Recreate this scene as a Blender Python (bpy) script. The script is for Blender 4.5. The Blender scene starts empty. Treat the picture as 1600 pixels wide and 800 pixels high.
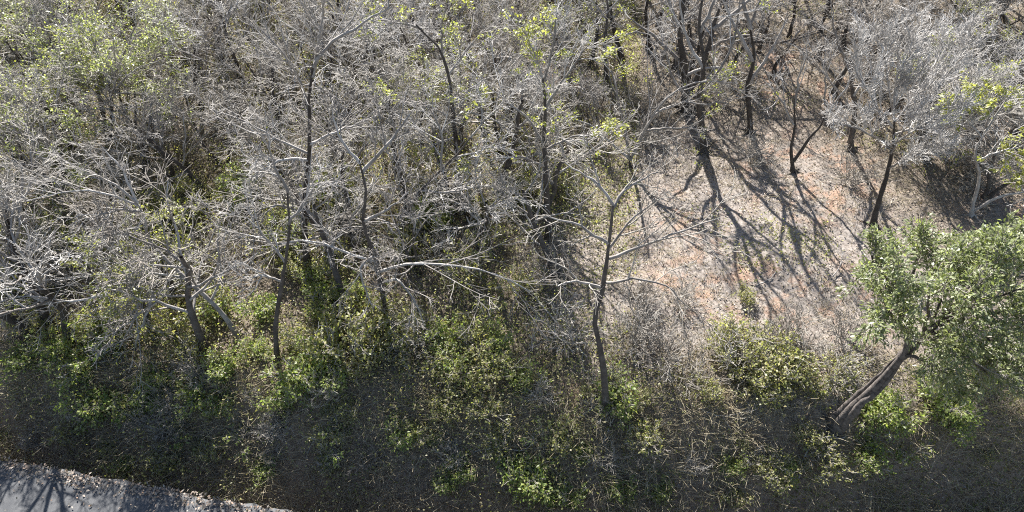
import bpy, math
import numpy as np
from mathutils import Vector
R_ = math.radians
SC = bpy.context.scene
COL = SC.collection
rng = np.random.default_rng(11)

# ---------------------------------------------------------------- camera, world, sun, exposure
F = 1075.0                                    # focal length in pixels of a 1600 px wide picture
CAM = np.array([0.0, -19.0, 19.0])
cd = bpy.data.cameras.new('camera'); cam = bpy.data.objects.new('camera', cd); COL.objects.link(cam)
cam.location = CAM; cam.rotation_euler = (R_(45), 0, 0)
cd.sensor_width = 36.0; cd.lens = F / 1600 * 36; cd.clip_end = 2000
SC.camera = cam
SUN_EL, SUN_AZ = R_(38), R_(-13)               # behind the slope, a little to the left
w = bpy.data.worlds.new('World'); SC.world = w; w.use_nodes = True
nt = w.node_tree
bg = nt.nodes.get('Background') or nt.nodes.new('ShaderNodeBackground')
sky = nt.nodes.new('ShaderNodeTexSky'); sky.sky_type = 'NISHITA'; sky.sun_disc = False
sky.sun_elevation = SUN_EL; sky.sun_rotation = SUN_AZ
nt.links.new(sky.outputs[0], bg.inputs[0]); bg.inputs[1].default_value = 0.06
ld = bpy.data.lights.new('sun', 'SUN'); ld.energy = 5.0; ld.angle = R_(0.53); ld.color = (1, .98, .95)
sun = bpy.data.objects.new('sun', ld); COL.objects.link(sun)
S = Vector((math.sin(SUN_AZ) * math.cos(SUN_EL), math.cos(SUN_AZ) * math.cos(SUN_EL), math.sin(SUN_EL)))
sun.rotation_euler = (-S).to_track_quat('-Z', 'Y').to_euler(); sun.location = (0, 0, 60)
SC.view_settings.view_transform = 'Standard'; SC.view_settings.look = 'None'
SC.view_settings.exposure = 1.95; SC.view_settings.gamma = 1
SC.cycles.use_denoising = False; SC.cycles.filter_width = 1.1; SC.cycles.max_bounces = 6; SC.cycles.diffuse_bounces = 3; SC.cycles.transmission_bounces = 3

# ---------------------------------------------------------------- helpers: layout
c45 = math.sqrt(.5)
FWD = np.array([0, c45, -c45]); UP = np.array([0, c45, c45]); RT = np.array([1.0, 0, 0])
def ray(px, py):
    return FWD + RT * (px - 800) / F + UP * (400 - py) / F
def at_z(px, py, z):
    d = ray(px, py); return CAM + d * (z - CAM[2]) / d[2]
def project(p):
    v = np.asarray(p) - CAM; k = v @ FWD
    return 800 + F * (v @ RT) / k, 400 - F * (v @ UP) / k

_bt = np.array([at_z(x, y, -1.0)[:2] for x, y in ((-200, 540), (0, 555), (400, 590), (800, 622), (1200, 640), (1600, 640), (1800, 630))])
_bf = np.array([at_z(x, y, -1.65)[:2] for x, y in ((-200, 660), (0, 690), (400, 775), (800, 815), (1200, 812), (1600, 735), (1800, 690))])
_ct = np.polyfit(_bt[:, 0], _bt[:, 1], 3); _cf = np.polyfit(_bf[:, 0], _bf[:, 1], 3)
def y_top(x): return np.polyval(_ct, np.clip(x, -21, 21))
def y_foot(x): return np.polyval(_cf, np.clip(x, -21, 21))
_e0, _e1 = at_z(0, 715, -1.7), at_z(440, 797, -1.7)
RS = (_e1[1] - _e0[1]) / (_e1[0] - _e0[0])
def y_road(x): return _e0[1] + RS * (x - _e0[0])

_w = [(rng.uniform(0, 6.28), rng.uniform(0, 6.28)) for _ in range(60)]
def wav(x, y, f, i0, n=7):
    o = 0
    for i in range(i0, i0 + n):
        a, p = _w[i]; ff = f * (0.7 + 0.09 * (i - i0))
        o = o + np.sin((x * math.cos(a) + y * math.sin(a)) * ff + p + 1.3 * np.sin((x * math.sin(a) - y * math.cos(a)) * ff * .6 + 2 * p))
    return o / n
def sstep(t): t = np.clip(t, 0, 1); return t * t * (3 - 2 * t)
def ground_z(x, y):
    x = np.asarray(x, float); y = np.asarray(y, float)
    yb, yf = y_top(x) + .7 * wav(x, y * .3, .9, 33), y_foot(x) + .4 * wav(x, y * .3, 1.1, 40)
    t = np.clip((yb + .3 - y) / (yb + .3 - yf), 0, 1); t = .6 * t + .4 * sstep(t)
    up = -1.0 + 0.065 * (y - yb) + 0.0008 * np.clip(y - 4, 0, 60) ** 2 + .35 * wav(x, y, .32, 0)
    up = np.maximum(up, -1.5)
    off = np.clip((y - (y_road(x) - .1)) / 1.0, 0, 1)          # the road bed is level
    fine = (.10 * wav(x, y, 1.7, 7) + .06 * wav(x, y, 4.1, 14) + .03 * wav(x, y, 9.5, 21)) * off
    return up * (1 - t) - 3.45 * t + fine
def on_ground(px, py):
    d = ray(px, py); lo, hi = 5.0, 90.0
    ts = np.linspace(lo, hi, 700); P = CAM + ts[:, None] * d
    k = np.argmax(P[:, 2] < ground_z(P[:, 0], P[:, 1]))
    p = P[k]; return np.array([p[0], p[1], float(ground_z(p[0], p[1]))])
def on_plane(px, py, Y):                       # the point a pixel shows on the upright plane y = Y
    d = ray(px, py); return CAM + d * (Y - CAM[1]) / d[1]

# ---------------------------------------------------------------- helpers: meshes
class MB:
    def __init__(s): s.v = []; s.q = []; s.n = 0
    def add(s, v, q): s.v.append(v); s.q.append(q + s.n); s.n += len(v); return s
    def mesh(s, name, mat, smooth=False):
        v = np.concatenate(s.v).astype(np.float32); q = np.concatenate(s.q).astype(np.int32)
        me = bpy.data.meshes.new(name); me.vertices.add(len(v)); me.vertices.foreach_set('co', v.ravel())
        me.loops.add(q.size); me.loops.foreach_set('vertex_index', q.ravel())
        me.polygons.add(len(q)); me.polygons.foreach_set('loop_start', np.arange(0, q.size, 4, dtype=np.int32))
        me.update(calc_edges=True)
        if smooth: me.polygons.foreach_set('use_smooth', np.ones(len(q), bool))
        me.materials.append(mat); return me
    def obj(s, name, mat, parent=None, smooth=False):
        o = bpy.data.objects.new(name, s.mesh(name, mat, smooth)); COL.objects.link(o)
        if parent: o.parent = parent
        return o
def norm(a): return a / np.maximum(np.linalg.norm(a, axis=-1, keepdims=True), 1e-9)
def tubes(mb, P, Rd, sides, rough=0.0):
    N, n, _ = P.shape
    T = norm(np.gradient(P, axis=1))
    a = norm(np.cross(norm(P[:, -1] - P[:, 0]), rng.normal(size=(N, 3))))
    U = norm(np.cross(T, a[:, None, :])); W = np.cross(T, U)
    th = np.arange(sides) * 2 * np.pi / sides
    rr = Rd[:, :, None] * (1 + rough * rng.normal(size=(N, n, sides))) if rough else Rd[:, :, None]
    ring = P[:, :, None, :] + (U[:, :, None, :] * np.cos(th)[None, None, :, None] + W[:, :, None, :] * np.sin(th)[None, None, :, None]) * rr[..., None]
    idx = np.arange(N * n * sides).reshape(N, n, sides); nx = np.roll(idx, -1, axis=2)
    q = np.stack([idx[:, :-1], nx[:, :-1], nx[:, 1:], idx[:, 1:]], -1).reshape(-1, 4)
    mb.add(ring.reshape(-1, 3), q)
def leaves(mb, P, D, l, wd, droop=.3):
    N = len(P); D = norm(D + rng.normal(size=(N, 3)) * .6 + np.array([0, 0, -droop]))
    s = norm(np.cross(D, np.array([0, 0, 1.0]) + rng.normal(size=(N, 3)) * .5)); nn = np.cross(s, D)
    L = (l * rng.uniform(.6, 1.3, N))[:, None]; Wd = (wd * rng.uniform(.7, 1.2, N))[:, None]
    m = P + D * L * .5
    v = np.stack([P, m + s * Wd * .5 + nn * Wd * .12, P + D * L - nn * L * .12, m - s * Wd * .5 + nn * Wd * .12], 1)
    mb.add(v.reshape(-1, 3), np.arange(4 * N).reshape(N, 4))
def grow(p0, d0, L, n, gnarl, trop, tv=np.array([0, 0, 1.0])):
    N = len(p0); P = np.empty((N, n, 3)); P[:, 0] = p0; d = norm(d0); st = (L / (n - 1))[:, None]
    for i in range(1, n):
        P[:, i] = P[:, i - 1] + d * st
        d = norm(d + rng.normal(size=(N, 3)) * gnarl + tv * trop)
    return P
def along(P, Rd, k, t0, t1=1.0):
    """k points along each polyline: position, tangent, radius, parent index, t"""
    N, n, _ = P.shape
    t = (t0 + (t1 - t0) * (np.arange(k)[None] + rng.uniform(0, 1, (N, k))) / k)
    f = np.clip(t * (n - 1), 0, n - 1.001); i = f.astype(int); u = (f - i)[..., None]
    r = np.arange(N)[:, None]
    p = P[r, i] * (1 - u) + P[r, i + 1] * u
    T = norm(P[r, i + 1] - P[r, i]); rad = Rd[r, i] * (1 - u[..., 0]) + Rd[r, i + 1] * u[..., 0]
    return p.reshape(-1, 3), T.reshape(-1, 3), rad.ravel(), np.repeat(np.arange(N), k), t.ravel()
def spawn(P, Rd, k, t0, ang, ratio, n, gnarl, trop, r_cap, r_ratio=.65, lmin=0.0, t1=1.0):
    p, T, rad, pi, t = along(P, Rd, k, t0, t1)
    Lp = np.linalg.norm(np.diff(P, axis=1), axis=2).sum(1)[pi]
    q = rng.normal(size=T.shape); q -= (q * T).sum(1, keepdims=True) * T; q = norm(q)
    a = R_(1) * rng.normal(ang, 12, len(p))[:, None]
    d = norm(np.cos(a) * T + np.sin(a) * q + np.array([0, 0, trop]))
    L = np.maximum(Lp * ratio * (1.15 - .6 * t) * rng.uniform(.65, 1.35, len(p)), lmin)
    C = grow(p, d, L, n, gnarl, trop * .35)
    r0 = np.minimum(rad * r_ratio, r_cap)
    return C, r0[:, None] * np.linspace(1, .35, n)[None]
def smooth_path(pts, n, jit=0.0):
    pts = np.asarray(pts, float)
    if len(pts) == 2: pts = np.array([pts[0], (pts[0] + pts[1]) / 2, pts[1]])
    e = np.vstack([2 * pts[0] - pts[1], pts, 2 * pts[-1] - pts[-2]])
    out = []
    for s in np.linspace(0, len(pts) - 1.0001, n):
        i = int(s); t = s - i; a, b, c, d = e[i:i + 4]
        out.append(.5 * ((2 * b) + (-a + c) * t + (2 * a - 5 * b + 4 * c - d) * t * t + (-a + 3 * b - 3 * c + d) * t ** 3))
    out = np.array(out)
    if jit: out[1:] += rng.normal(size=(n - 1, 3)) * jit
    return out

def thing(name, label, cat, loc, group=None, rz=0.0, sc=1.0):
    o = bpy.data.objects.new(name, None); COL.objects.link(o); o.empty_display_size = .3
    o.location = loc; o.rotation_euler = (0, 0, rz); o.scale = (sc, sc, sc)
    o['label'] = label; o['category'] = cat
    if group: o['group'] = group
    return o
def copy_thing(src, loc, rz, sc, tilt=(0, 0)):
    r = src.copy(); COL.objects.link(r); r.location = loc; r.rotation_euler = (tilt[0], tilt[1], rz); r.scale = (sc, sc, sc)
    for ch in src.children:
        c = ch.copy(); COL.objects.link(c); c.parent = r
        for g in ch.children:
            e = g.copy(); COL.objects.link(e); e.parent = c
    return r

# ---------------------------------------------------------------- materials
def mat(name):
    m = bpy.data.materials.new(name); m.use_nodes = True; t = m.node_tree; t.nodes.clear()
    out = t.nodes.new('ShaderNodeOutputMaterial'); return m, t, out
def ramp(t, src, stops):
    r = t.nodes.new('ShaderNodeValToRGB'); t.links.new(src, r.inputs[0])
    while len(r.color_ramp.elements) < len(stops): r.color_ramp.elements.new(.5)
    for e, (p, c) in zip(r.color_ramp.elements, stops): e.position = p; e.color = (*c, 1)
    return r.outputs[0]
def noise(t, scale, detail=4, rough=.6, coord='Object', stretch=None):
    n = t.nodes.new('ShaderNodeTexNoise'); n.inputs['Scale'].default_value = scale
    n.inputs['Detail'].default_value = detail; n.inputs['Roughness'].default_value = rough
    co = t.nodes.new('ShaderNodeTexCoord'); src = co.outputs[coord]
    if stretch:
        mp = t.nodes.new('ShaderNodeMapping'); mp.inputs['Scale'].default_value = stretch
        t.links.new(src, mp.inputs[0]); src = mp.outputs[0]
    t.links.new(src, n.inputs['Vector']); return n.outputs[0]
def mix(t, fac, a, b, mode='MIX'):
    m = t.nodes.new('ShaderNodeMix'); m.data_type = 'RGBA'; m.blend_type = mode
    for s, v in ((m.inputs[0], fac), (m.inputs[6], a), (m.inputs[7], b)):
        if isinstance(v, (int, float)): s.default_value = v
        elif isinstance(v, tuple): s.default_value = (*v, 1)
        else: t.links.new(v, s)
    return m.outputs[2]
def bark_mat(name, lo, hi, scale=3.0, bump=.5, rough=.85):
    m, t, out = mat(name)
    b = t.nodes.new('ShaderNodeBsdfPrincipled'); b.inputs['Roughness'].default_value = rough
    b.inputs['Specular IOR Level'].default_value = .3
    mid = tuple((a + c) / 2 for a, c in zip(lo, hi))
    c = ramp(t, noise(t, scale, 5, .65), [(.3, lo), (.5, mid), (.68, hi)])
    oi = t.nodes.new('ShaderNodeObjectInfo')
    v = ramp(t, oi.outputs['Random'], [(0, (.74, .70, .67)), (.5, (1.0, .98, .96)), (1, (1.28, 1.27, 1.27))])
    t.links.new(mix(t, 1.0, c, v, 'MULTIPLY'), b.inputs['Base Color'])
    bp = t.nodes.new('ShaderNodeBump'); bp.inputs['Strength'].default_value = bump; bp.inputs['Distance'].default_value = .02
    t.links.new(noise(t, 28, 4, .7, stretch=(1, 1, .25)), bp.inputs['Height']); t.links.new(bp.outputs[0], b.inputs['Normal'])
    t.links.new(b.outputs[0], out.inputs[0]); return m
def leaf_mat(name, cols, trans=.4, gloss=.45):
    m, t, out = mat(name)
    g = t.nodes.new('ShaderNodeNewGeometry')
    n = len(cols); c = ramp(t, g.outputs['Random Per Island'], [(i / max(n - 1, 1), k) for i, k in enumerate(cols)])
    b = t.nodes.new('ShaderNodeBsdfPrincipled'); b.inputs['Roughness'].default_value = gloss
    b.inputs['Specular IOR Level'].default_value = .35
    t.links.new(c, b.inputs['Base Color'])
    tr = t.nodes.new('ShaderNodeBsdfTranslucent')
    t.links.new(mix(t, 1.0, c, (1.5, 1.6, .75), 'MULTIPLY'), tr.inputs[0])
    ms = t.nodes.new('ShaderNodeMixShader'); ms.inputs[0].default_value = trans
    t.links.new(b.outputs[0], ms.inputs[1]); t.links.new(tr.outputs[0], ms.inputs[2]); t.links.new(ms.outputs[0], out.inputs[0])
    return m
M_TRUNK = bark_mat('dark_bark', (.035, .029, .025), (.095, .082, .071), 2.5)
M_ROUGH = bark_mat('rough_twisted_bark', (.025, .02, .018), (.17, .15, .135), 6.0, 1.0)
M_LIMB = bark_mat('grey_bark', (.14, .125, .112), (.34, .32, .295), 2.0)
M_PALE = bark_mat('pale_bark', (.17, .16, .145), (.42, .40, .375), 2.2)
M_TWIG = bark_mat('twig_bark', (.20, .186, .17), (.43, .412, .385), 1.2, 0)
M_TWIGD = bark_mat('brown_twig', (.16, .145, .125), (.36, .335, .295), 1.2, 0)
M_LEAF = leaf_mat('pale_green_leaf', [(.19, .22, .08), (.26, .28, .11), (.32, .33, .16), (.24, .24, .14)], .45)
M_YELLOW = leaf_mat('yellow_green_leaf', [(.26, .28, .07), (.34, .32, .09), (.24, .27, .08), (.36, .34, .13)], .45)
M_EVER = leaf_mat('evergreen_leaf', [(.08, .10, .042), (.16, .185, .08), (.23, .25, .13), (.30, .31, .20)], .35, .42)
M_HERB = leaf_mat('herb_leaf', [(.12, .17, .045), (.20, .25, .075), (.30, .32, .12), (.25, .23, .11)], .5)
M_OLIVE = leaf_mat('olive_leaf', [(.16, .18, .055), (.25, .26, .10), (.34, .32, .15), (.25, .20, .12)], .5)
M_DRY = leaf_mat('dry_leaf', [(.20, .155, .12), (.30, .25, .205), (.12, .085, .06), (.38, .33, .28), (.28, .18, .12), (.24, .20, .17)], .12, .6)
M_STRAW = leaf_mat('straw', [(.36, .30, .21), (.48, .42, .31), (.26, .20, .13)], .3, .6)

# ground
gm, t, out = mat('forest_floor')
b = t.nodes.new('ShaderNodeBsdfPrincipled'); b.inputs['Roughness'].default_value = .95; b.inputs['Specular IOR Level'].default_value = .1
at = t.nodes.new('ShaderNodeAttribute'); at.attribute_name = 'zone'
sep = t.nodes.new('ShaderNodeSeparateColor'); t.links.new(at.outputs['Color'], sep.inputs[0])
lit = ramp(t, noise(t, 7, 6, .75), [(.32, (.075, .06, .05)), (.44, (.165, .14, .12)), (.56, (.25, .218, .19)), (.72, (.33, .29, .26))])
red = ramp(t, noise(t, 5, 6, .7), [(.32, (.13, .082, .06)), (.55, (.29, .195, .14)), (.75, (.37, .28, .22))])
bank = ramp(t, noise(t, 6, 6, .75), [(.30, (.10, .07, .05)), (.55, (.23, .172, .125)), (.75, (.36, .285, .215))])
th = ramp(t, noise(t, 1.1, 5, .65), [(.50, (0, 0, 0)), (.62, (1, 1, 1))])
mlt = t.nodes.new('ShaderNodeMath'); mlt.operation = 'MULTIPLY'; t.links.new(th, mlt.inputs[0]); t.links.new(sep.outputs[0], mlt.inputs[1])
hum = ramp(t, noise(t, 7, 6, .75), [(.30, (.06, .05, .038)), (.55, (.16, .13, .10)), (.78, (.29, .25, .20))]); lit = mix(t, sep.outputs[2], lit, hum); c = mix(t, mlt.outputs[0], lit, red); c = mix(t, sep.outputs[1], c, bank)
t.links.new(c, b.inputs['Base Color'])
bp = t.nodes.new('ShaderNodeBump'); bp.inputs['Strength'].default_value = .6; bp.inputs['Distance'].default_value = .05
t.links.new(noise(t, 14, 6, .75), bp.inputs['Height']); t.links.new(bp.outputs[0], b.inputs['Normal'])
t.links.new(b.outputs[0], out.inputs[0]); M_GROUND = gm
# road
rm, t, out = mat('worn_asphalt')
b = t.nodes.new('ShaderNodeBsdfPrincipled'); b.inputs['Roughness'].default_value = .95; b.inputs['Specular IOR Level'].default_value = .08
c1 = ramp(t, noise(t, 40, 4, .8), [(.3, (.055, .056, .058)), (.7, (.118, .12, .123))])
c2 = ramp(t, noise(t, .9, 5, .7), [(.35, (.75, .75, .76)), (.65, (1.25, 1.22, 1.18))])
t.links.new(mix(t, 1.0, c1, c2, 'MULTIPLY'), b.inputs['Base Color'])
bp = t.nodes.new('ShaderNodeBump'); bp.inputs['Strength'].default_value = .5; bp.inputs['Distance'].default_value = .01
t.links.new(noise(t, 60, 3, .7), bp.inputs['Height']); t.links.new(bp.outputs[0], b.inputs['Normal'])
t.links.new(b.outputs[0], out.inputs[0]); M_ROAD = rm

# ---------------------------------------------------------------- setting: ground and road
def in_ellipse(x, y, cx, cy, rx, ry): return np.clip(1.25 - ((x - cx) / rx) ** 2 - ((y - cy) / ry) ** 2, 0, 1)
def zone_masks(x, y):
    red = np.zeros_like(x)
    for px, py, rx, ry in ((1060, 330, 2.6, 2.2), (1270, 270, 3.8, 3.6), (1240, 130, 4.5, 3), (1290, 450, 3.6, 2.6), (1120, 430, 2.8, 2.2),
                           (890, 130, 1.6, 2), (745, 630, 1.3, .8), (1590, 350, 2, 3), (1130, 640, 1.5, .8), (1580, 760, 2.5, 1.5), (870, 640, 1.5, .7)):
        p = at_z(px, py, 0 if py < 600 else -2); red = np.maximum(red, in_ellipse(x, y, p[0], p[1], rx, ry))
    yb, yf = y_top(x), y_foot(x)
    bank = sstep((yb + .6 - y) / 1.5) * (1 - .6 * sstep((yf + .2 - y) / 1.0))
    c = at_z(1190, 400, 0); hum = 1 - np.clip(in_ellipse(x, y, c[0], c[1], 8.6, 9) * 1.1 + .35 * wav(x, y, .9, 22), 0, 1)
    return red, bank, hum
def axis(a, b, st, far):
    core = np.arange(a, b + st, st); o = []
    s = st; p = a
    while p > -far: s *= 1.35; p -= s; o.append(p)
    q = []; s = st; p = core[-1]
    while p < far: s *= 1.35; p += s; q.append(p)
    return np.concatenate([o[::-1], core, q])
gx = axis(-32, 32, .125, 260); gy = axis(-11, 25, .12, 260)
X, Y = np.meshgrid(gx, gy); Z = ground_z(X, np.clip(Y, -400, 60))
mb = MB(); nx = len(gx); idx = np.arange(X.size).reshape(X.shape)
mb.add(np.stack([X, Y, Z], -1).reshape(-1, 3), np.stack([idx[:-1, :-1], idx[:-1, 1:], idx[1:, 1:], idx[1:, :-1]], -1).reshape(-1, 4))
g = mb.obj('ground', M_GROUND, smooth=True); g['kind'] = 'structure'
rd_, bk_, hm_ = zone_masks(X.ravel(), Y.ravel())
ca = g.data.color_attributes.new('zone', 'FLOAT_COLOR', 'POINT')
ca.data.foreach_set('color', np.stack([rd_, bk_, hm_, 1 + 0 * rd_], -1).astype(np.float32).ravel())
xs = np.concatenate([np.arange(-90, -24, 3.), np.arange(-24, 24, .12), np.arange(24, 90, 3.)])
edge = y_road(xs) + .16 * wav(xs, 0 * xs, 1.3, 3) + .10 * wav(xs, 0 * xs, 4.3, 11) + .07 * wav(xs, 0 * xs, 11., 19)
rows = [np.stack([xs, edge, ground_z(xs, edge) - .02], -1)]
for k in np.linspace(.06, 6, 40):
    yy = edge - k; rows.append(np.stack([xs, yy, np.full_like(xs, -1.7 + .012 + .02 * math.sin(k / 6 * 3.14))], -1))
V = np.stack(rows, 0); idx = np.arange(V.shape[0] * V.shape[1]).reshape(V.shape[:2])
mb = MB(); mb.add(V.reshape(-1, 3), np.stack([idx[:-1, :-1], idx[1:, :-1], idx[1:, 1:], idx[:-1, 1:]], -1).reshape(-1, 4))
r = mb.obj('road', M_ROAD, smooth=True); r['kind'] = 'structure'

# ---------------------------------------------------------------- trees
def crown_from(limbP, limbR, k=(7, 6, 5), ratio=(.6, .5, .45), ang=(38, 36, 36), trop=(.08, .04, .0), rc=(.025, .012, .008), gn=(.12, .13, .14), t0=.15, lmin=(.6, .4, .25)):
    """branches, twigs and tips grown from a set of limbs; returns the mesh builder and the tips"""
    m = MB(); P, Rd = limbP, limbR
    k = tuple(max(3, round(q * .72)) for q in k)
    n = (6, 5, 4); sides = (4, 3, 3)
    for i in range(len(k)):
        P, Rd = spawn(P, Rd, k[i], t0 if i == 0 else .12, ang[i], ratio[i], n[i], gn[i], trop[i], rc[i], .7, lmin[i])
        Rd = np.maximum(Rd, .0075 if i == 2 else .009)
        tubes(m, P, Rd, sides[i])
    return m, P
def put_leaves(tips, frac, per, l, wd, matl, parent, name='leaves', spread=.06, patch=0.0):
    N = len(tips)
    if patch:                                   # leaves come in patches of the crown
        f = np.sin(tips[:, -1, 0] * 1.9 + patch) + np.sin(tips[:, -1, 2] * 2.3 + 2 * patch) + np.sin(tips[:, -1, 1] * 2.1 + 3 * patch)
        pick = np.argsort(-f + rng.normal(size=N) * 1.1)[:int(N * frac)]
    else: pick = rng.permutation(N)[:int(N * frac)]
    P = np.repeat(tips[pick], per, axis=0); m = len(P)
    u = rng.uniform(.2, 1.0, m) * (P.shape[1] - 1.001); i = u.astype(int); u = (u - i)[:, None]
    p = P[np.arange(m), i] * (1 - u) + P[np.arange(m), i + 1] * u + rng.normal(size=(m, 3)) * spread
    d = P[:, -1] - P[:, 0]
    mb = MB(); leaves(mb, p, norm(d), l, wd); return mb.obj(name, matl, parent)

def filler_variant(kind, seed):
    global rng
    rng = np.random.default_rng(seed)
    root = thing('bare_tree', 'x', 'tree', (0, 0, -60))
    H = {'slender': 6.2, 'broad': 5.6, 'forked': 6.0, 'small': 3.8, 'leafy': 5.4, 'budding': 6.0, 'sparse': 6.4}[kind] * rng.uniform(.92, 1.08)
    nstem = {'forked': 2, 'broad': 2, 'small': 3}.get(kind, 1)
    tp, tr = [], []
    for s in range(nstem):
        a = rng.uniform(0, 6.28); lean = .12 if nstem == 1 else .38
        L = H * rng.uniform(.62, .75)
        P = grow(np.array([[.06 * math.cos(a), .06 * math.sin(a), -.15]]) * (1 if nstem > 1 else 0) + np.array([[0, 0, -.15]]),
                 np.array([[lean * math.cos(a), lean * math.sin(a), 1.0]]), np.array([L]), 9, .11, .06)
        r0 = (.115 if nstem == 1 else .085) * H / 6
        tp.append(P[0]); tr.append(np.linspace(1, .35, 9) * r0)
        tr[-1][0] *= 1.9; tr[-1][1] *= 1.1
    tp = np.array(tp); tr = np.array(tr)
    m = MB(); tubes(m, tp, tr, 7, .07); m.obj('trunk', M_TRUNK, root, True)
    k = {1: 7, 2: 4, 3: 3}[nstem]
    LP, LR = spawn(tp, tr, k, .34, 58 if kind in ('broad', 'leafy') else 48, .85 if kind in ('broad', 'leafy') else .7, 8, .15, .13, .043, .72)
    for a_, r_ in zip(LP, LR):
        m = MB(); tubes(m, a_[None], r_[None], 5, .05); m.obj('limb', M_LIMB, root, True)
    cr, tips = crown_from(LP, LR, (5, 5, 5) if kind == 'sparse' else (9, 7, 6) if kind != 'small' else (7, 6, 5))
    cr.obj('crown', M_TWIG if seed % 2 else M_TWIGD, root)
    if kind == 'leafy': put_leaves(tips, .6, 6, .10, .06, M_LEAF, root, patch=seed * 1.7, spread=.12)
    elif kind == 'budding': put_leaves(tips, .2, 6, .095, .055, M_YELLOW if seed % 2 else M_LEAF, root, patch=seed * 1.1)
    return root

VAR = []
for i, kd in enumerate(['slender', 'broad', 'forked', 'small', 'leafy', 'budding', 'slender', 'broad', 'forked', 'small', 'leafy', 'budding', 'sparse', 'sparse', 'sparse']):
    VAR.append((kd, filler_variant(kd, 100 + i)))
rng = np.random.default_rng(5)

# hero trees: trunk and limbs follow the photograph's own trees, bar one added for its shadows; each is built upright at its base's distance
HERO_XY = []
def hero(name, label, base, trunks, limbs, group='trees on the wooded slope', k=(9, 7, 5), r=.12, limb_r=.05, trunk_mat=None, limb_mat=None, twig=None,
         leaf=None, ratio=(.6, .5, .45), trop=(.08, .04, .0), ang=(38, 36, 36), t0=.15, cat='tree', seed=1, rc=(.025, .012, .008), auto=0, auto_ang=45, auto_ratio=.55):
    """base: pixel of the foot; trunks/limbs: lists of (px, py, dy) with dy = metres away from the foot's upright plane"""
    global rng
    rng = np.random.default_rng(1000 + seed)
    b0 = on_ground(*base); HERO_XY.append(b0[:2])
    root = thing(name, label, cat, b0, group)
    def w3(pts): return np.array([on_plane(p[0], p[1], b0[1] + (p[2] if len(p) > 2 else 0)) - b0 for p in pts])
    TP, TR = [], []
    for j, tr in enumerate(trunks):
        pts = w3(tr)
        if j == 0: pts = np.vstack([[[0, 0, -.2]], pts])
        P = smooth_path(pts, 14, .012); rr = r * (1 if j == 0 else .75)
        Rr = np.linspace(1, .24, 14) * rr * (1 + .06 * rng.normal(size=14))
        if j == 0: Rr[0] *= 1.45; Rr[1] *= 1.15
        TP.append(P); TR.append(Rr)
        m = MB(); tubes(m, P[None], Rr[None], 8, .08)
        if j == 0:                                 # root flare: short roots running out into the soil
            a = np.arange(6) * 1.05 + rng.uniform(0, 6); L = r * rng.uniform(3.5, 7, 6)
            q = np.linspace(0, 1, 6)[None, :, None]; dv = np.stack([np.cos(a), np.sin(a), 0 * a], -1)[:, None]
            RP = dv * q * L[:, None, None]; xy = RP + b0; RP[..., 2] = ground_z(xy[..., 0], xy[..., 1]) - b0[2] + r * 1.0 * (1 - q[..., 0]) ** 2.5 - .015
            tubes(m, RP + rng.normal(size=RP.shape) * .012, np.linspace(.42, .08, 6)[None] * r * np.ones((6, 1)), 5, .06)
        m.obj('trunk' if j == 0 else 'stem', trunk_mat or M_TRUNK, root, True)
    LP, LR = [], []
    for lb in limbs:
        P = smooth_path(w3(lb), 10, .02); Rr = np.linspace(1, .3, 10) * limb_r * rng.uniform(.8, 1.15)
        LP.append(P); LR.append(Rr)
    if auto:
        A, AR = spawn(np.array(TP), np.array(TR), auto, .4, auto_ang, auto_ratio, 10, .17, .15, limb_r)
        LP += list(A); LR += list(AR)
    for P, Rr in zip(LP, LR):
        m = MB(); tubes(m, P[None], Rr[None], 6, .05); m.obj('limb', limb_mat or M_LIMB, root, True)
    cr, tips = crown_from(np.array(LP), np.array(LR), k, ratio=ratio, trop=trop, ang=ang, t0=t0, rc=rc)
    cr.obj('crown', twig or M_TWIG, root)
    if leaf: put_leaves(tips, parent=root, **leaf)
    return root

hero('bare_tree', 'big bare feathery grey-crowned tree with dark crooked trunk at the top of the red-earth clearing', (1364, 356),
     [[(1368, 330), (1382, 285, .1), (1394, 238, .2), (1398, 190, .3)]],
     [[(1392, 240, .2), (1420, 190, .2), (1470, 130, .4), (1520, 70, .6)], [(1397, 195, .3), (1400, 130, .6), (1430, 60, 1)],
      [(1396, 200, .3), (1360, 150, .2), (1330, 95, .2)], [(1394, 225, .2), (1440, 200, -.5), (1500, 175, -.8)], [(1398, 190, .3), (1450, 120, 1.3), (1480, 60, 2)],
      [(1394, 230, .2), (1350, 205, -.4), (1300, 190, -.6)], [(1396, 210, .2), (1450, 190, .8), (1530, 140, 1.2)], [(1397, 195, .3), (1385, 110, .9), (1370, 60, 1.3)],
      [(1388, 262, .15), (1425, 245, -.2), (1465, 235, -.4)]],
     k=(17, 12, 8), r=.14, seed=1, ratio=(.42, .42, .45), trop=(.22, .15, .08), ang=(34, 32, 35), twig=M_TWIG)
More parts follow.
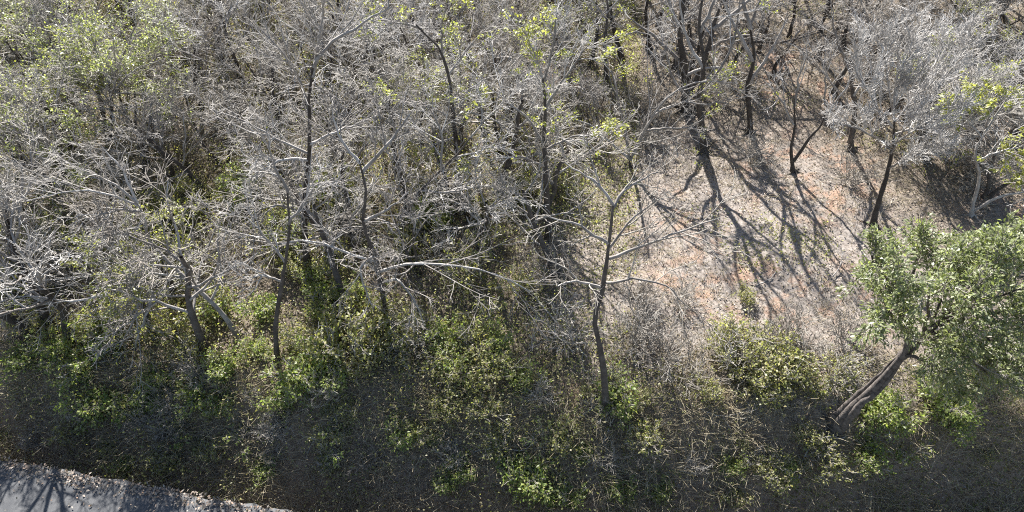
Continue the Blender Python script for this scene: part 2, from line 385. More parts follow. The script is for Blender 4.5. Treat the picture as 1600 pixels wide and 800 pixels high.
hero('evergreen_tree', 'leafy evergreen with leaning twisted grey trunk and exposed roots at the bank edge, right', (1303, 668),
     [[(1330, 640, -.1), (1370, 603, -.2), (1412, 553, -.3), (1418, 520, -.2), (1402, 480, 0)], [(1408, 558, -.3), (1450, 520, -.2), (1490, 480, 0)], [(1316, 668, -.2), (1345, 632, -.3), (1380, 604, -.35), (1410, 560, -.35)], [(1296, 660, .1), (1330, 628, .1), (1366, 595, 0), (1405, 555, -.2)]],
     [[(1402, 485, 0), (1380, 440, .2), (1360, 400, .4)], [(1405, 490, 0), (1430, 420, .5), (1440, 380, .8)], [(1450, 520, -.2), (1480, 450, .3), (1500, 390, .8)],
      [(1490, 480, 0), (1540, 440, .2), (1580, 400, .6)], [(1490, 480, 0), (1560, 490, -.5), (1620, 480, -.6)], [(1450, 520, -.2), (1500, 540, -.9), (1560, 560, -1.2)],
      [(1412, 553, -.3), (1450, 565, -.9), (1490, 590, -1.2)], [(1420, 520, -.2), (1400, 470, -.9), (1380, 430, -1.2)], [(1490, 480, 0), (1600, 430, .8), (1680, 420, 1)],
      [(1470, 500, 0), (1540, 520, .9), (1620, 560, 1.2)], [(1470, 500, -.2), (1500, 450, -.9), (1540, 420, -1.3)], [(1470, 510, -.2), (1530, 530, -1.2), (1590, 600, -1.6)],
      [(1440, 530, -.3), (1450, 490, -1.1), (1450, 450, -1.5)], [(1490, 490, 0), (1560, 540, -1.3), (1640, 560, -1.7)], [(1470, 500, 0), (1540, 470, -1.2), (1600, 450, -1.5)], [(1490, 480, 0), (1540, 420, 1), (1600, 370, 1.5)], [(1490, 490, 0), (1530, 470, -.9), (1580, 400, -1.2)], [(1480, 500, 0), (1540, 500, -1.5), (1620, 510, -2)], [(1460, 520, -.2), (1500, 500, -1.4), (1510, 470, -1.8)], [(1418, 520, -.2), (1395, 495, -1.2), (1380, 470, -1.6)], [(1425, 535, -.3), (1450, 535, -1.3), (1470, 545, -1.6)], [(1440, 525, -.3), (1490, 540, -1.6), (1550, 590, -2)]],
     k=(9, 9, 7), r=.19, limb_r=.06, seed=2, limb_mat=M_TRUNK, trunk_mat=M_ROUGH, twig=M_TWIGD, ratio=(.36, .42, .32), trop=(.1, .12, .1), t0=.35,
     leaf=dict(frac=.9, per=8, l=.12, wd=.05, matl=M_EVER, spread=.05))
hero('bare_tree', 'slim dark-trunked bare tree standing at the bank edge, trunk bowed left, picture centre', (948, 640),
     [[(945, 600), (938, 545), (930, 495, .1), (944, 440, .2), (950, 390, .3), (958, 320, .4)]],
     [[(944, 442, .2), (990, 436, -.2), (1040, 446, -.4), (1070, 475, -.6)], [(948, 405, .3), (1000, 385, .1), (1050, 365, -.1), (1125, 342, -.2)], [(950, 390, .3), (985, 345, .4), (1040, 300, .6)],
      [(958, 320, .4), (930, 285, .5), (885, 255, .7)], [(958, 325, .4), (985, 290, .8), (1030, 268, 1.1)], [(950, 380, .3), (900, 350, .1), (850, 338, 0)], [(940, 450, .2), (905, 440, -.4), (870, 446, -.8)]],
     k=(5, 5, 4), r=.13, seed=3, twig=M_TWIGD)
hero('bare_tree', 'pale forked bare tree with two bright limbs in a V above the shaded hollow', (985, 262),
     [[(984, 250)]], [[(985, 250), (1005, 205, 0), (1030, 175, 0), (1065, 160, -.1), (1110, 165, -.3)], [(984, 250), (975, 200, .1), (965, 150, .2), (955, 110, .4)],
      [(985, 248), (1000, 222, -.2), (1030, 165, -.4), (1080, 130, -.2), (1150, 130, 0)], [(984, 248), (950, 220, -.2), (920, 195, -.2), (880, 180, -.2)], [(1005, 205), (1045, 200, -.4), (1090, 200, -.6)]],
     k=(8, 7, 5), r=.11, limb_r=.07, seed=4, limb_mat=M_PALE, leaf=dict(frac=.12, per=8, l=.11, wd=.065, matl=M_YELLOW, patch=2.0))
hero('bare_tree', 'small V-stemmed dark tree in the middle of the clearing with long thin shadows', (1241, 268),
     [[(1238, 250), (1236, 232), (1242, 195, .1), (1240, 150, .2)], [(1240, 252), (1262, 220), (1285, 190, .1), (1295, 150, .2)]],
     [[(1240, 195, .1), (1215, 150, .2), (1190, 120, .3)], [(1240, 170, .2), (1250, 120, .3), (1262, 80, .4)], [(1290, 180, .1), (1320, 140, .1), (1335, 110, .2)], [(1290, 165, .2), (1290, 120, .4), (1300, 80, .5)]],
     k=(5, 5, 4), r=.11, limb_r=.055, seed=5, trop=(.2, .12, .05))
hero('bare_tree', 'thick black-trunked bare tree between the V-stemmed tree and the feathery grey tree', (1330, 236),
     [[(1330, 215), (1336, 170), (1330, 120, .2), (1340, 80, .3)]],
     [[(1332, 175), (1300, 130), (1270, 95)], [(1334, 150), (1365, 100, .2), (1390, 60, .4)], [(1332, 120, .2), (1310, 70, .4), (1300, 30, .6)]], k=(6, 6, 5), r=.16, limb_r=.07, seed=6)
hero('bare_tree', 'twisted pale-stemmed tree with yellow leaf clumps at the right edge', (1518, 338),
     [[(1522, 315), (1530, 275), (1524, 240), (1540, 200, .1)], [(1520, 330), (1560, 308, -.2), (1600, 300, -.2), (1650, 290, -.2)]],
     [[(1528, 250), (1570, 235, 0), (1620, 225, 0)], [(1540, 205), (1570, 160, .2), (1610, 120, .3)], [(1534, 215), (1510, 185, .1), (1485, 165, .1)], [(1600, 300, -.2), (1580, 275, -.3), (1565, 262, -.4)], [(1540, 200, .1), (1550, 165, 0), (1560, 150, -.1)]],
     k=(8, 6, 5), r=.09, limb_r=.045, seed=7, trunk_mat=M_LIMB, limb_mat=M_PALE, leaf=dict(frac=.35, per=9, l=.15, wd=.10, matl=M_YELLOW, patch=.6))
hero('bare_tree', 'leaning pale tree with fan of drooping white limbs over the lower left thicket', (372, 525),
     [[(355, 500), (325, 465, .2), (290, 435, .4), (255, 400, .6), (232, 372, .8), (228, 345, .9), (215, 318, 1)]],
     [[(215, 318, 1), (180, 290, 1), (140, 268, 1), (100, 255, 1)], [(218, 322, 1), (160, 300, .8), (100, 300, .6), (40, 315, .5)], [(215, 318, 1), (190, 265, 1.3), (160, 230, 1.5)], [(222, 330, 1), (180, 330, .4), (120, 345, .2)],
      [(310, 463, .2), (260, 462, 0), (210, 450, 0), (165, 462, -.1), (130, 480, -.2)], [(215, 452, 0), (214, 490, -.3), (195, 530, -.6), (170, 570, -.9)], [(240, 460, 0), (225, 500, -.5), (210, 545, -.8)], [(290, 435, .4), (230, 425, .2), (150, 430, .1), (60, 440, 0)],
      [(330, 470, .2), (345, 430, .3), (340, 380, .5), (343, 340, .6)], [(170, 458, -.1), (110, 470, -.2), (50, 462, -.2), (0, 470, -.2)]],
     k=(8, 6, 5), r=.10, limb_r=.05, seed=8, trunk_mat=M_LIMB, limb_mat=M_PALE, trop=(.02, 0, -.02))
hero('bare_tree', 'tall bare tree with dark straight trunk forking high, its foot in bright green herbs', (480, 425),
     [[(478, 390), (475, 340), (480, 280, .1), (484, 220, .1), (483, 160, .2), (490, 100, .3)]],
     [[(485, 180, .2), (470, 130, .3), (440, 80, .4), (400, 40, .5)], [(490, 105, .3), (520, 65, .4), (570, 35, .6), (610, 10, .7)], [(488, 120, .3), (500, 60, .5), (505, 10, .7)], [(484, 225, .1), (530, 205, 0), (590, 180, .1)],
      [(482, 240, .1), (430, 215, 0), (380, 190, .1), (330, 170, .2)], [(480, 290, .1), (520, 288, -.3), (552, 300, -.4)], [(482, 250, .1), (440, 250, -.4), (400, 270, -.6)], [(478, 340), (440, 320, -.4), (400, 330, -.6)]],
     k=(10, 7, 6), r=.14, limb_r=.06, seed=9)
hero('bare_tree', 'bare tree with stout pale side limb drooping right, left of picture centre', (600, 500),
     [[(600, 470), (592, 430), (585, 400, .1), (568, 350, .2), (572, 300, .3), (560, 250, .4)]],
     [[(588, 408, .1), (550, 398, -.2), (510, 382, -.3), (475, 376, -.3), (440, 380, -.3)], [(585, 400, .1), (564, 420, -.5), (572, 455, -.7), (585, 485, -.9)], [(570, 345, .2), (600, 330, 0), (640, 300, .2)],
      [(592, 425), (640, 412, -.2), (700, 415, -.4), (770, 428, -.5), (830, 455, -.6)], [(562, 255, .4), (530, 215, .5), (520, 170, .6)], [(565, 270, .4), (610, 220, .6), (640, 180, .8)], [(600, 440), (625, 440, -.4), (650, 475, -.8), (665, 510, -1)]],
     k=(9, 7, 5), r=.12, limb_r=.06, seed=10, limb_mat=M_PALE)
hero('bare_tree', 'bare tree with high grey trunk bending left at the top, upper centre', (716, 290),
     [[(714, 250), (712, 210), (706, 160, .1), (700, 115, .2), (685, 75, .3), (650, 38, .4)]],
     [[(700, 118, .2), (735, 70, .3), (770, 40, .5)], [(706, 160, .1), (750, 130, 0), (800, 105, .1)], [(660, 45, .4), (620, 35, .3), (570, 30, .3)], [(690, 85, .3), (690, 40, .5), (700, 0, .7)], [(710, 190), (670, 165, -.2), (620, 150, -.2)], [(712, 215), (680, 225, -.4), (660, 235, -.6)], [(712, 215), (715, 255, -.5), (713, 290, -.7)]],
     k=(9, 7, 5), r=.12, limb_r=.055, seed=11, leaf=dict(frac=.2, per=7, l=.12, wd=.07, matl=M_YELLOW, patch=1.0))
hero('bare_tree', 'bare tree with brown trunk slanting up to the right, below the bent grey trunk', (622, 385),
     [[(628, 360), (645, 315), (675, 280, .1), (708, 248, .2), (735, 215, .3)]],
     [[(640, 325), (620, 285), (610, 240, .1)], [(690, 262, .1), (690, 210, .3), (670, 165, .4)], [(708, 248, .2), (750, 235, .1), (790, 225, .1)], [(735, 215, .3), (770, 175, .5), (800, 150, .7)], [(660, 298), (700, 300, -.4), (750, 290, -.5)]],
     k=(9, 7, 5), r=.11, seed=12)
hero('bare_tree', 'tall straight black-trunked tree casting the darkest streak, right of picture centre', (856, 375),
     [[(856, 345), (854, 290), (850, 230), (852, 170, .1), (848, 120, .2)]],
     [[(850, 225), (820, 180), (780, 150, .1), (750, 120, .2)], [(852, 170, .1), (890, 110, .2), (920, 70, .4)], [(848, 125, .2), (830, 70, .4), (800, 20, .6)], [(849, 130, .2), (865, 70, .5), (870, 20, .7)], [(852, 235), (890, 215, -.3), (940, 205, -.4)], [(853, 260), (810, 245, -.4), (770, 250, -.6)]],
     k=(9, 7, 5), r=.15, limb_r=.055, seed=13, leaf=dict(frac=.2, per=7, l=.12, wd=.07, matl=M_YELLOW, patch=3.0))
hero('bare_tree', 'dark thick-trunked tree at the top centre beside a small brown clearing', (948, 130),
     [[(946, 100), (945, 60), (950, 20, .1), (945, -30, .2)]], [[(948, 30, .1), (915, -10), (880, -40)], [(948, 20, .1), (985, -20, .1), (1020, -50, .2)], [(946, 70), (990, 50, -.4), (1030, 60, -.6)]], k=(8, 7, 5), r=.13, seed=14)
hero('bare_tree', 'dark arch-trunked tree bending right at the top of the clearing', (1130, 130),
     [[(1140, 112), (1155, 82), (1175, 66), (1225, 66, -.2), (1280, 50, -.3)]],
     [[(1150, 90), (1120, 50, .2), (1090, 10, .3)], [(1180, 66), (1200, 20, .2), (1230, -20, .3)], [(1225, 66, -.2), (1260, 80, -.6), (1290, 100, -.8)], [(1170, 68), (1190, 100, -.7), (1215, 150, -1), (1230, 155, -1.2)]], k=(8, 7, 5), r=.12, seed=15)
hero('bare_tree', 'tall bare tree at the upper edge of the clearing casting long branching shadows', (1072, 172),
     [[(1070, 150), (1068, 100), (1062, 50, .1), (1068, 0, .2), (1072, -40, .2)], [(1070, 150), (1095, 110, .1), (1110, 60, .2), (1125, 10, .3), (1150, -40, .3)]],
     [[(1066, 100, .1), (1025, 60), (985, 30, .1)], [(1064, 50, .1), (1040, -10, .3), (1020, -80, .4)], [(1067, 120), (1110, 105, -.3), (1165, 115, -.5)], [(1070, -20, .2), (1080, -70, .4), (1075, -130, .6)],
      [(1070, -30, .2), (1110, -80, .4), (1130, -130, .6)], [(1115, 45, .2), (1160, 10, .2), (1200, -30, .3)], [(1140, -20, .3), (1180, -80, .5), (1190, -140, .6)], [(1145, -35, .3), (1140, -90, .4), (1150, -150, .5)], [(1105, 80, .2), (1140, 60, -.1), (1180, 55, -.3)]],
     k=(4, 4, 4), r=.23, limb_r=.11, seed=16, leaf=dict(frac=.28, per=8, l=.12, wd=.07, matl=M_YELLOW, patch=4.0))
hero('bare_tree', 'added tall many-limbed shadow-casting bare tree right of the yellow-leaved tree at the clearing top', (1100, 235),  # extra tree, added to throw more limb shadows across the clearing
     [[(1098, 215), (1092, 160), (1100, 100, .1), (1092, 40, .2), (1100, -20, .2)]],
     [[(1094, 150), (1130, 100, .1), (1150, 50, .2), (1160, -30, .3)], [(1098, 105, .1), (1070, 50, .2), (1060, -20, .3)], [(1094, 50, .2), (1120, -10, .3), (1125, -80, .4)], [(1096, 0, .2), (1080, -60, .3), (1085, -120, .4)], [(1093, 170), (1055, 130, .2), (1040, 80, .3)]],
     k=(4, 4, 4), r=.17, limb_r=.09, seed=27)
hero('bare_tree', 'leaning limby bare tree rooted between the dark arch-trunked tree and the V-stemmed tree', (1172, 208),
     [[(1172, 190), (1168, 140), (1178, 90, .1), (1172, 40, .2)]], [[(1170, 130), (1205, 80), (1230, 30, .2)], [(1176, 95, .1), (1150, 45, .2), (1130, 0, .3)], [(1172, 40, .2), (1190, -10, .3), (1200, -60, .4)], [(1172, 45, .2), (1160, -10, .3), (1165, -50, .4)]],
     k=(3, 4, 4), r=.16, limb_r=.09, seed=26)
hero('bare_tree', 'slim forked dark tree standing in green herbs in the lower left thicket', (432, 560),
     [[(430, 520), (436, 470), (446, 410), (452, 350, .1), (450, 300, .2)]],
     [[(446, 410), (415, 370), (385, 340, .1)], [(452, 350, .1), (480, 310, .1), (500, 280, .2)], [(450, 300, .2), (430, 260, .3), (420, 220, .4)], [(442, 440), (410, 430, -.4), (375, 440, -.6)]], k=(8, 6, 5), r=.09, seed=17)
hero('leafy_tree', 'broad pale-green leafy tree in the upper left corner thicket', (170, 240),
     [[(172, 210), (175, 170), (170, 130, .2)]],
     [[(172, 165), (130, 130), (90, 110)], [(172, 150), (210, 110), (250, 95)], [(170, 130, .2), (150, 80, .4), (140, 40, .6)], [(170, 130, .2), (200, 70, .5), (215, 30, .7)], [(173, 175), (220, 165, -.6), (260, 160, -.8)], [(172, 170), (120, 170, -.6), (70, 175, -.8)], [(172, 150), (180, 130, -1), (185, 110, -1.6)]],
     k=(9, 7, 5), r=.13, seed=18, leaf=dict(frac=.6, per=5, l=.11, wd=.065, matl=M_LEAF, patch=.3))
hero('leafy_tree', 'green leafy tree at the left edge above the fallen grey brush', (30, 330),
     [[(32, 300), (35, 260), (30, 225, .2)]],
     [[(33, 270), (70, 235), (110, 215)], [(32, 250), (0, 215), (-40, 200)], [(30, 230, .2), (20, 180, .4), (10, 150, .5)], [(30, 230, .2), (60, 180, .5), (75, 150, .7)], [(33, 280), (70, 280, -.6), (110, 290, -.8)]],
     k=(9, 7, 5), r=.12, seed=19, leaf=dict(frac=.5, per=5, l=.13, wd=.08, matl=M_LEAF, patch=5.3))

# filler trees
rng = np.random.default_rng(21)
clear = [(975, 300, 85, 130), (1000, 215, 75, 110), (1050, 370, 110, 120), (1010, 470, 80, 90), (1240, 400, 150, 160), (1180, 520, 110, 110), (1330, 480, 90, 130), (1290, 260, 130, 90), (1010, 560, 90, 110), (1420, 340, 110, 70), (890, 150, 30, 35), (1150, 225, 120, 80), (1240, 190, 90, 60)]
def blocked(x, y):
    px, py = project((x, y, float(ground_z(x, y))))
    if y < y_top(x) + .5 or py > 560: return True
    if py > 330 and px < 950 and rng.uniform() < .6: return True
    if py > 415 and 400 < px < 900 and rng.uniform() < .8: return True
    if px > 1270 and py > 330: return True
    return any(((px - a) / rx) ** 2 + ((py - b_) / ry) ** 2 < 1 for a, b_, rx, ry in clear)
pts = []; tries = 0
while len(pts) < 185 and tries < 20000:
    tries += 1
    x, y = rng.uniform(-32, 32), rng.uniform(-6, 24)
    if abs(x) > 16.5 + .52 * (y + 7) or blocked(x, y): continue
    mind = 1.75
    if any((x - a) ** 2 + (y - b_) ** 2 < mind ** 2 for a, b_ in pts): continue
    if any((x - h[0]) ** 2 + (y - h[1]) ** 2 < 1.1 ** 2 for h in HERO_XY): continue
    pts.append((x, y))
SHADE_TREES = [on_ground(a, b_)[:2] for a, b_ in ((50, 515), (320, 548), (110, 530))]  # added tall trees, put here to cast shadows on the road
pts += [tuple(p) for p in SHADE_TREES]
used = set(); FILL = []
LOOK = {'slender': 'slender straight bare tree', 'broad': 'broad spreading bare tree', 'forked': 'fork-trunked bare tree',
        'small': 'small many-stemmed bare tree', 'leafy': 'pale green leafy tree', 'budding': 'tree with sparse leafy tips', 'sparse': 'thin-crowned bare tree'}
for x, y in pts:
    px, py = project((x, y, float(ground_z(x, y))))
    wl = max(0.05, 1.0 - px / 420) * (1.0 if py < 420 else .5)
    pr = np.array([1.0, 1.0, 1.0, .6, 1.3 * wl, .9, 1.0, 1.0, 1.0, .6, 1.3 * wl, .9, .5, .5, .5])
    if py > 270 and px < 1000: pr *= .12; pr[12:] = 1.0; pr[4] = pr[10] = .35; pr[5] = pr[11] = .3
    if 960 < px < 1360 and py < 240: pr[:] = .02; pr[12:] = 1
    elif px > 430: pr[4] *= .4; pr[10] *= .4
    i = int(rng.choice(15, p=pr / pr.sum())); kd, src = VAR[i]
    sc = rng.uniform(.78, 1.18) * (1.2 if py > 330 and px < 420 else 1)
    if any(abs(x - q[0]) + abs(y - q[1]) < 1e-6 for q in SHADE_TREES): i = 12 + len(FILL) % 3; kd, src = VAR[i]; sc = 1.3
    loc = (x, y, float(ground_z(x, y))); rz = rng.uniform(0, 6.28); tl = (rng.normal() * .11, rng.normal() * .11)
    if i not in used: used.add(i); o = src; o.location = loc; o.rotation_euler = (*tl, rz); o.scale = (sc,) * 3
    else: o = copy_thing(src, loc, rz, sc, tl)
    o.scale = (sc * 1.14, sc * 1.14, sc * .88)
    o['group'] = 'trees on the wooded slope'; o['category'] = 'tree'
    if kd == 'leafy': o.name = 'leafy_tree'
    FILL.append((kd, px, py, o))
for i, (kd, src) in enumerate(VAR):
    if i not in used:
        for ch in list(src.children): bpy.data.objects.remove(ch)
        bpy.data.objects.remove(src)
ORD = 'first second third fourth fifth sixth seventh eighth ninth tenth eleventh twelfth'.split() + ['%dth' % i for i in range(13, 60)]
def band(py):
    return 'rooted along the top edge' if py < 60 else 'rooted high on the slope' if py < 190 else 'rooted at mid slope' if py < 340 else 'rooted low on the slope' if py < 500 else 'rooted near the bank top'
def rank_labels(items, look):
    grp = {}
    for it in items: grp.setdefault((it[0], band(it[2])), []).append(it)
    for (kd, bd), L in grp.items():
        L.sort(key=lambda q: q[1])
        for n, it in enumerate(L):
            it[3]['label'] = look[kd] + ' ' + bd + (', ' + ORD[n] + ' such from the left' if len(L) > 1 else '')
rank_labels(FILL, LOOK)

# ---------------------------------------------------------------- shrubs and bushes
def shrub_variant(kind, seed):
    global rng
    rng = np.random.default_rng(300 + seed)
    root = thing('shrub' if kind != 'brush' else 'dry_bush', 'x', 'shrub' if kind != 'brush' else 'bush', (0, 0, -60))
    ns = {'brush': 16, 'herb': 12, 'olive': 13, 'sapling': 5}[kind]; Hh = {'brush': 1.5, 'herb': .75, 'olive': 1.0, 'sapling': 1.5}[kind]
    a = rng.uniform(0, 6.28, ns); lean = rng.uniform(.2, 1.1, ns) * (1.1 if kind == 'brush' else .8)
    p0 = np.stack([np.cos(a) * .1, np.sin(a) * .1, np.full(ns, -.08)], -1) * rng.uniform(.4, 2, (ns, 1)) * np.array([1, 1, 0]) + np.array([0, 0, -.08])
    d0 = np.stack([np.cos(a) * lean, np.sin(a) * lean, np.ones(ns)], -1)
    SP = grow(p0, d0, Hh * rng.uniform(.6, 1.3, ns), 6, .2, -.02 if kind == 'brush' else .05)
    r0 = .016 if kind in ('brush', 'sapling') else .009
    SR = r0 * np.linspace(1, .4, 6)[None] * rng.uniform(.7, 1.3, (ns, 1))
    m = MB(); tubes(m, SP, SR, 4)
    cr, tips = crown_from(SP, SR, (7, 5) if kind == 'brush' else (5, 3), ratio=(.5, .5), ang=(45, 45), trop=(.05, 0), rc=(.009, .006), gn=(.14, .16), lmin=(.25, .15))
    for v, q in zip(cr.v, cr.q): pass
    off = m.n
    for v, q in zip(cr.v, cr.q): m.v.append(v); m.q.append(q + off)
    m.n += cr.n
    m.obj('stems', M_TWIGD, root)
    if kind == 'herb': put_leaves(tips, 1, 6, .11, .065, M_HERB, root, spread=.08)
    if kind == 'olive': put_leaves(tips, 1, 4, .10, .06, M_OLIVE, root, spread=.05)
    if kind == 'sapling': put_leaves(tips, .8, 4, .15, .085, M_HERB if seed % 2 else M_OLIVE, root, spread=.04)
    return root
SV = {k: [shrub_variant(k, 10 * j + s) for s in range(n)] for j, (k, n) in enumerate((('brush', 4), ('herb', 3), ('olive', 3), ('sapling', 3)))}
SUSED = set(); SH = []
def put_shrub(kind, px, py, sc):
    p = on_ground(px, py); i = int(rng.integers(len(SV[kind]))); src = SV[kind][i]; rz = rng.uniform(0, 6.28)
    if (kind, i) in SUSED: o = copy_thing(src, p, rz, sc)
    else: SUSED.add((kind, i)); o = src; o.location = p; o.rotation_euler = (0, 0, rz); o.scale = (sc,) * 3
    o['group'] = {'brush': 'dry grey bushes under the trees', 'herb': 'green leafy shrubs on the forest floor', 'olive': 'olive-green shrubs on the forest floor', 'sapling': 'leafy saplings under the trees'}[kind]
    SH.append((kind, px, py, o))
rng = np.random.default_rng(33)
HERBS = [(480, 590, 1.3), (500, 560, 1.2), (465, 620, 1.1), (520, 600, 1), (545, 470, 1.1), (515, 490, 1.2), (500, 455, 1), (570, 510, .9), (350, 585, .9), (360, 580, .8), (300, 625, 1), (215, 645, 1.1), (150, 645, 1.2),
         (345, 645, .9), (400, 555, .8), (630, 685, .9), (815, 755, 1.1), (840, 765, 1.2), (800, 745, .9), (960, 625, 1.1), (965, 640, .9), (725, 740, .8), (195, 735, .6), (415, 745, .7), (90, 560, 1.1), (130, 580, 1), (40, 580, 1), (250, 600, .8),
         (820, 600, .9), (440, 640, .8), (1360, 655, 1), (1390, 665, 1), (1345, 720, 1), (1460, 640, 1.2), (1480, 660, 1.1), (1370, 640, .9), (890, 780, .8), (700, 760, .7), (240, 640, .8), (1215, 740, .7), (970, 770, .7), (1030, 770, .6)]
OLIVES = [(1150, 545, 1.1), (1180, 570, 1.2), (1210, 590, 1.3), (1240, 600, 1.2), (1200, 620, 1.1), (1140, 570, 1), (1120, 550, .9), (1230, 570, 1), (1165, 600, 1), (1270, 610, .9), (740, 560, 1.1), (770, 590, 1.1), (730, 600, 1), (700, 640, .9), (760, 650, .9), (780, 700, .8),
          (640, 520, 1), (590, 560, 1), (240, 350, 1.2), (260, 370, 1.2), (225, 375, 1.1), (370, 330, 1.1), (130, 390, 1.2), (90, 380, 1.1), (60, 400, 1), (200, 500, 1.1), (250, 520, 1.1), (150, 520, 1), (300, 560, 1), (80, 510, 1), (740, 530, .9), (560, 590, .9), (1000, 690, .8),
          (1160, 470, .7), (1260, 690, .8), (1290, 740, .9), (1200, 750, .9), (1275, 715, .8), (870, 700, .8), (520, 700, .8), (470, 540, 1), (340, 480, 1), (610, 540, 1), (1310, 590, .9), (1100, 620, .8)]
for px, py, s in HERBS: put_shrub('herb', px, py, s)
for px, py, s in OLIVES: put_shrub('olive', px, py, s)
for px, py, s in ((530, 700, .8), (745, 515, .9), (995, 690, .7), (640, 690, .6), (20, 500, 1), (380, 700, .7), (120, 620, .8), (850, 690, .7), (1420, 720, .7), (660, 590, .8), (280, 690, .6)): put_shrub('sapling', px, py, s)
for n in range(85):
    if n < 50: px, py = rng.uniform(0, 900), rng.uniform(300, 600)
    else: px, py = rng.uniform(0, 1560), rng.uniform(590, 790); py = min(py, 690 + px * .15)
    put_shrub('olive' if rng.uniform() < .7 else 'herb', px, py, rng.uniform(.8, 1.6) if n < 50 else rng.uniform(.3, .75))
for n in range(70):
    for _ in range(40):
        px, py = rng.uniform(-20, 1600), rng.uniform(90, 590)
        if (1000 < px and 230 < py < 500 and px < 1500) and rng.uniform() < .85: continue
        if px > 1330 and 330 < py < 640: continue
        break
    put_shrub('brush', px, py, rng.uniform(.7, 1.25))
for px, py in ((985, 540), (1035, 560), (1000, 520), (1060, 590)): put_shrub('brush', px, py, .95)
for n in range(34):
    px = rng.uniform(-10, 1330); put_shrub('brush', px, rng.uniform(575, 700) + min(px, 500) * .06, rng.uniform(.35, .6))
for k, L in SV.items():
    for i, src in enumerate(L):
        if (k, i) not in SUSED:
            for ch in list(src.children): bpy.data.objects.remove(ch)
            bpy.data.objects.remove(src)
def sband(py): return 'at the top of the slope' if py < 220 else 'on the upper slope' if py < 360 else 'on the lower slope' if py < 500 else 'just above the bank' if py < 600 else 'on the bank brow' if py < 690 else 'at the bank foot'
band = sband
rank_labels(SH, {'brush': 'dry leafless grey bush', 'herb': 'bright green leafy shrub', 'olive': 'olive-green small-leaved shrub', 'sapling': 'thin leafy sapling'})

# ---------------------------------------------------------------- fallen branches, roots, stump
rng = np.random.default_rng(44)
def fallen(label, pix, r, lift=.1, m_=None, forks=4):
    P = np.array([on_ground(a, b_) for a, b_ in pix]); P[:, 2] += lift * np.linspace(.3, 1, len(P))
    b0 = P[0].copy(); root = thing('fallen_branch', label, 'fallen branch', b0, 'fallen branches on the ground')
    Q = smooth_path(P - b0, 12, .015); Rr = np.linspace(1, .35, 12) * r
    m = MB(); tubes(m, Q[None], Rr[None], 6, .06); m.obj('stem', m_ or M_PALE, root, True)
    A, AR = spawn(Q[None], Rr[None], forks, .3, 40, .45, 6, .2, .03, r * .6)
    m = MB(); tubes(m, A, AR, 4)
    B, BR = spawn(A, AR, 4, .2, 45, .5, 4, .25, 0, r * .35); tubes(m, B, np.maximum(BR, .006), 3)
    m.obj('twigs', m_ or M_PALE, root)
fallen('long straight pale dead branch slanting down right on the slope, picture centre', [(815, 440), (850, 490), (890, 540), (915, 572)], .035, .5)
fallen('pale dead branch lying on the bank under the slim bowed tree', [(905, 655), (925, 640), (945, 615)], .04, .15)
fallen('short pale branches lying crossed at the bank foot below the bowed tree', [(940, 698), (950, 675), (960, 655)], .03, .2)
fallen('dead branch arching on the dark bank left of centre', [(490, 690), (510, 665), (540, 655), (590, 640)], .028, .3)
fallen('pale forked dead branch near the road edge, lower left', [(480, 720), (495, 690), (530, 670)], .022, .25)
fallen('pale branch hanging over dark soil below the lit grass patch', [(740, 710), (775, 705), (810, 712), (840, 700)], .022, .3)
fallen('short dead stick lying on the sunlit clearing', [(1180, 450), (1200, 440), (1215, 425)], .025, .05)
fallen('broken grey stick beside the shadows on the clearing', [(1300, 435), (1310, 420), (1312, 400)], .025, .3, M_LIMB)
fallen('grey branch lying across the brow below the olive shrubs', [(1090, 640), (1130, 655), (1170, 648)], .03, .2, M_LIMB)
fallen('thin dead branch on the brown bank in the lower left', [(100, 600), (120, 625), (135, 640)], .025, .2)
fallen('pale dead branch lying above the bank under the drooping white limbs', [(250, 600), (290, 575), (310, 545)], .03, .3)
fallen('thin curved branch on the bank right of the exposed roots', [(1500, 690), (1510, 660), (1505, 640)], .025, .3)
fallen('bleached broken log at the foot of the evergreen roots', [(1275, 690), (1292, 686), (1312, 690)], .07, .1, M_PALE, 2)
fallen('dry branch trailing down the bank below the evergreen roots', [(1285, 690), (1262, 705), (1250, 730), (1245, 755)], .035, .15, M_PALE)

# ---------------------------------------------------------------- loose cover: leaf litter, dry stems, green herbs
def scatter(n, xr, yr):
    x = rng.uniform(*xr, n); y = rng.uniform(*yr, n); return x, y
N = 190000
x, y = scatter(N, (-31, 31), (-9.5, 22)); x[:9000] = rng.uniform(-20, -1, 9000); x[4500:9000] = rng.uniform(-31, 31, 4500); y[:9000] = y_road(x[:9000]) + rng.gamma(1.2, .6, 9000) - .5 + .5 * wav(x[:9000], y[:9000], 1.2, 9)
keep = (y > y_road(x) - .25 - .25 * wav(x, y, 3.1, 5) - np.abs(rng.normal(size=N)) ** 3 * .45) & ((.5 + .5 * wav(x, y, 1.1, 30)) + rng.uniform(-.5, .5, N) > np.where((zone_masks(x, y)[2] < .5) & (y > y_top(x)), .62, .30)); x, y = x[keep], y[keep]
P = np.stack([x, y, np.where(y < y_road(x), -1.66, ground_z(x, y)) + .015 + rng.uniform(0, .03, len(x))], -1); a = rng.uniform(0, 6.28, len(x))
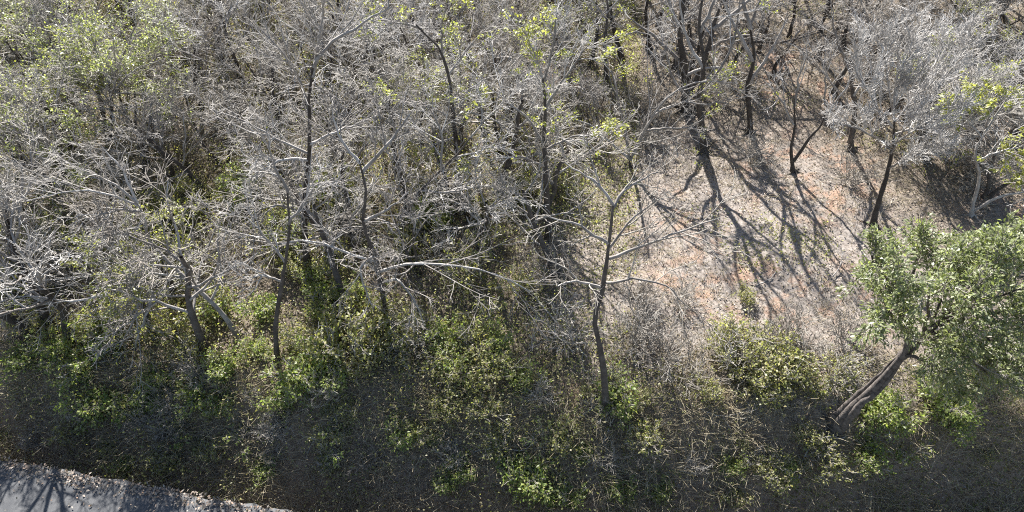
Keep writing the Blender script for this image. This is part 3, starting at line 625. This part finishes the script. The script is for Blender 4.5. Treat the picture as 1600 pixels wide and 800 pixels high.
mb = MB(); leaves(mb, P, np.stack([np.cos(a), np.sin(a), rng.uniform(-.1, .5, len(x))], -1), .10, .055, 0); o = mb.obj('leaf_litter', M_DRY); o['kind'] = 'stuff'; o['label'] = 'brown and grey fallen leaves covering the forest floor'; o['category'] = 'leaf litter'
N = 100000
x, y = scatter(N, (-31, 31), (-10, 22)); x[:26000] = rng.uniform(-18, 18, 26000); y[:26000] = rng.uniform(-10, -4, 26000); d = wav(x, y, .8, 37)
px = 800 + F * x / ((y + 19) * c45 + 19 * c45)
keep = (y > y_road(x) - .1) & (d + rng.uniform(-.6, .6, N) > np.where(y < y_top(x) + .3, -.45, np.where(px > 1000, .12, -.15))); x, y = x[keep], y[keep]
P = np.stack([x, y, ground_z(x, y) - .02], -1); n = len(x); onb = (y < y_top(x) + .5)
D = np.stack([rng.normal(size=n) * .9, rng.normal(size=n) * .9, rng.uniform(.15, 1.1, n)], -1)
G = grow(P, D, rng.uniform(.25, .9, n) * np.where(onb, 1.25, 1), 4, .2, -.10); mb = MB(); tubes(mb, G, np.full((n, 4), 1) * np.array([.008, .007, .006, .004]), 3)
o = mb.obj('dry_undergrowth', M_STRAW); o['kind'] = 'stuff'; o['label'] = 'dry tangled stems and twigs covering the ground under the trees'; o['category'] = 'undergrowth'
N = 240000
x, y = scatter(N, (-31, 31), (-10, 22)); px = 800 + F * x / ((y + 19) * c45 + 19 * c45)
d = wav(x, y, .55, 44) + .4 * wav(x, y, 2.1, 51)
keep = (y > y_road(x) + .2) & (d + rng.uniform(-.3, .3, N) > np.where((px > 1000) & (y > -4.5), np.where(px < 1300, .55, .75), np.where(y < y_top(x), -.02, -.35))); x, y = x[keep], y[keep]; n = len(x); keep0 = keep
P = np.stack([x, y, ground_z(x, y) + rng.uniform(.02, 1, n) ** 1.5 * np.where(px[keep0] < 950, .9, .35)], -1); a = rng.uniform(0, 6.28, n)
mb = MB(); leaves(mb, P, np.stack([np.cos(a), np.sin(a), rng.uniform(0, .8, n)], -1), .11, .06, .1)
o = mb.obj('green_ground_cover', M_OLIVE); o['kind'] = 'stuff'; o['label'] = 'olive green low herbs spread under the bare trees'; o['category'] = 'ground cover'
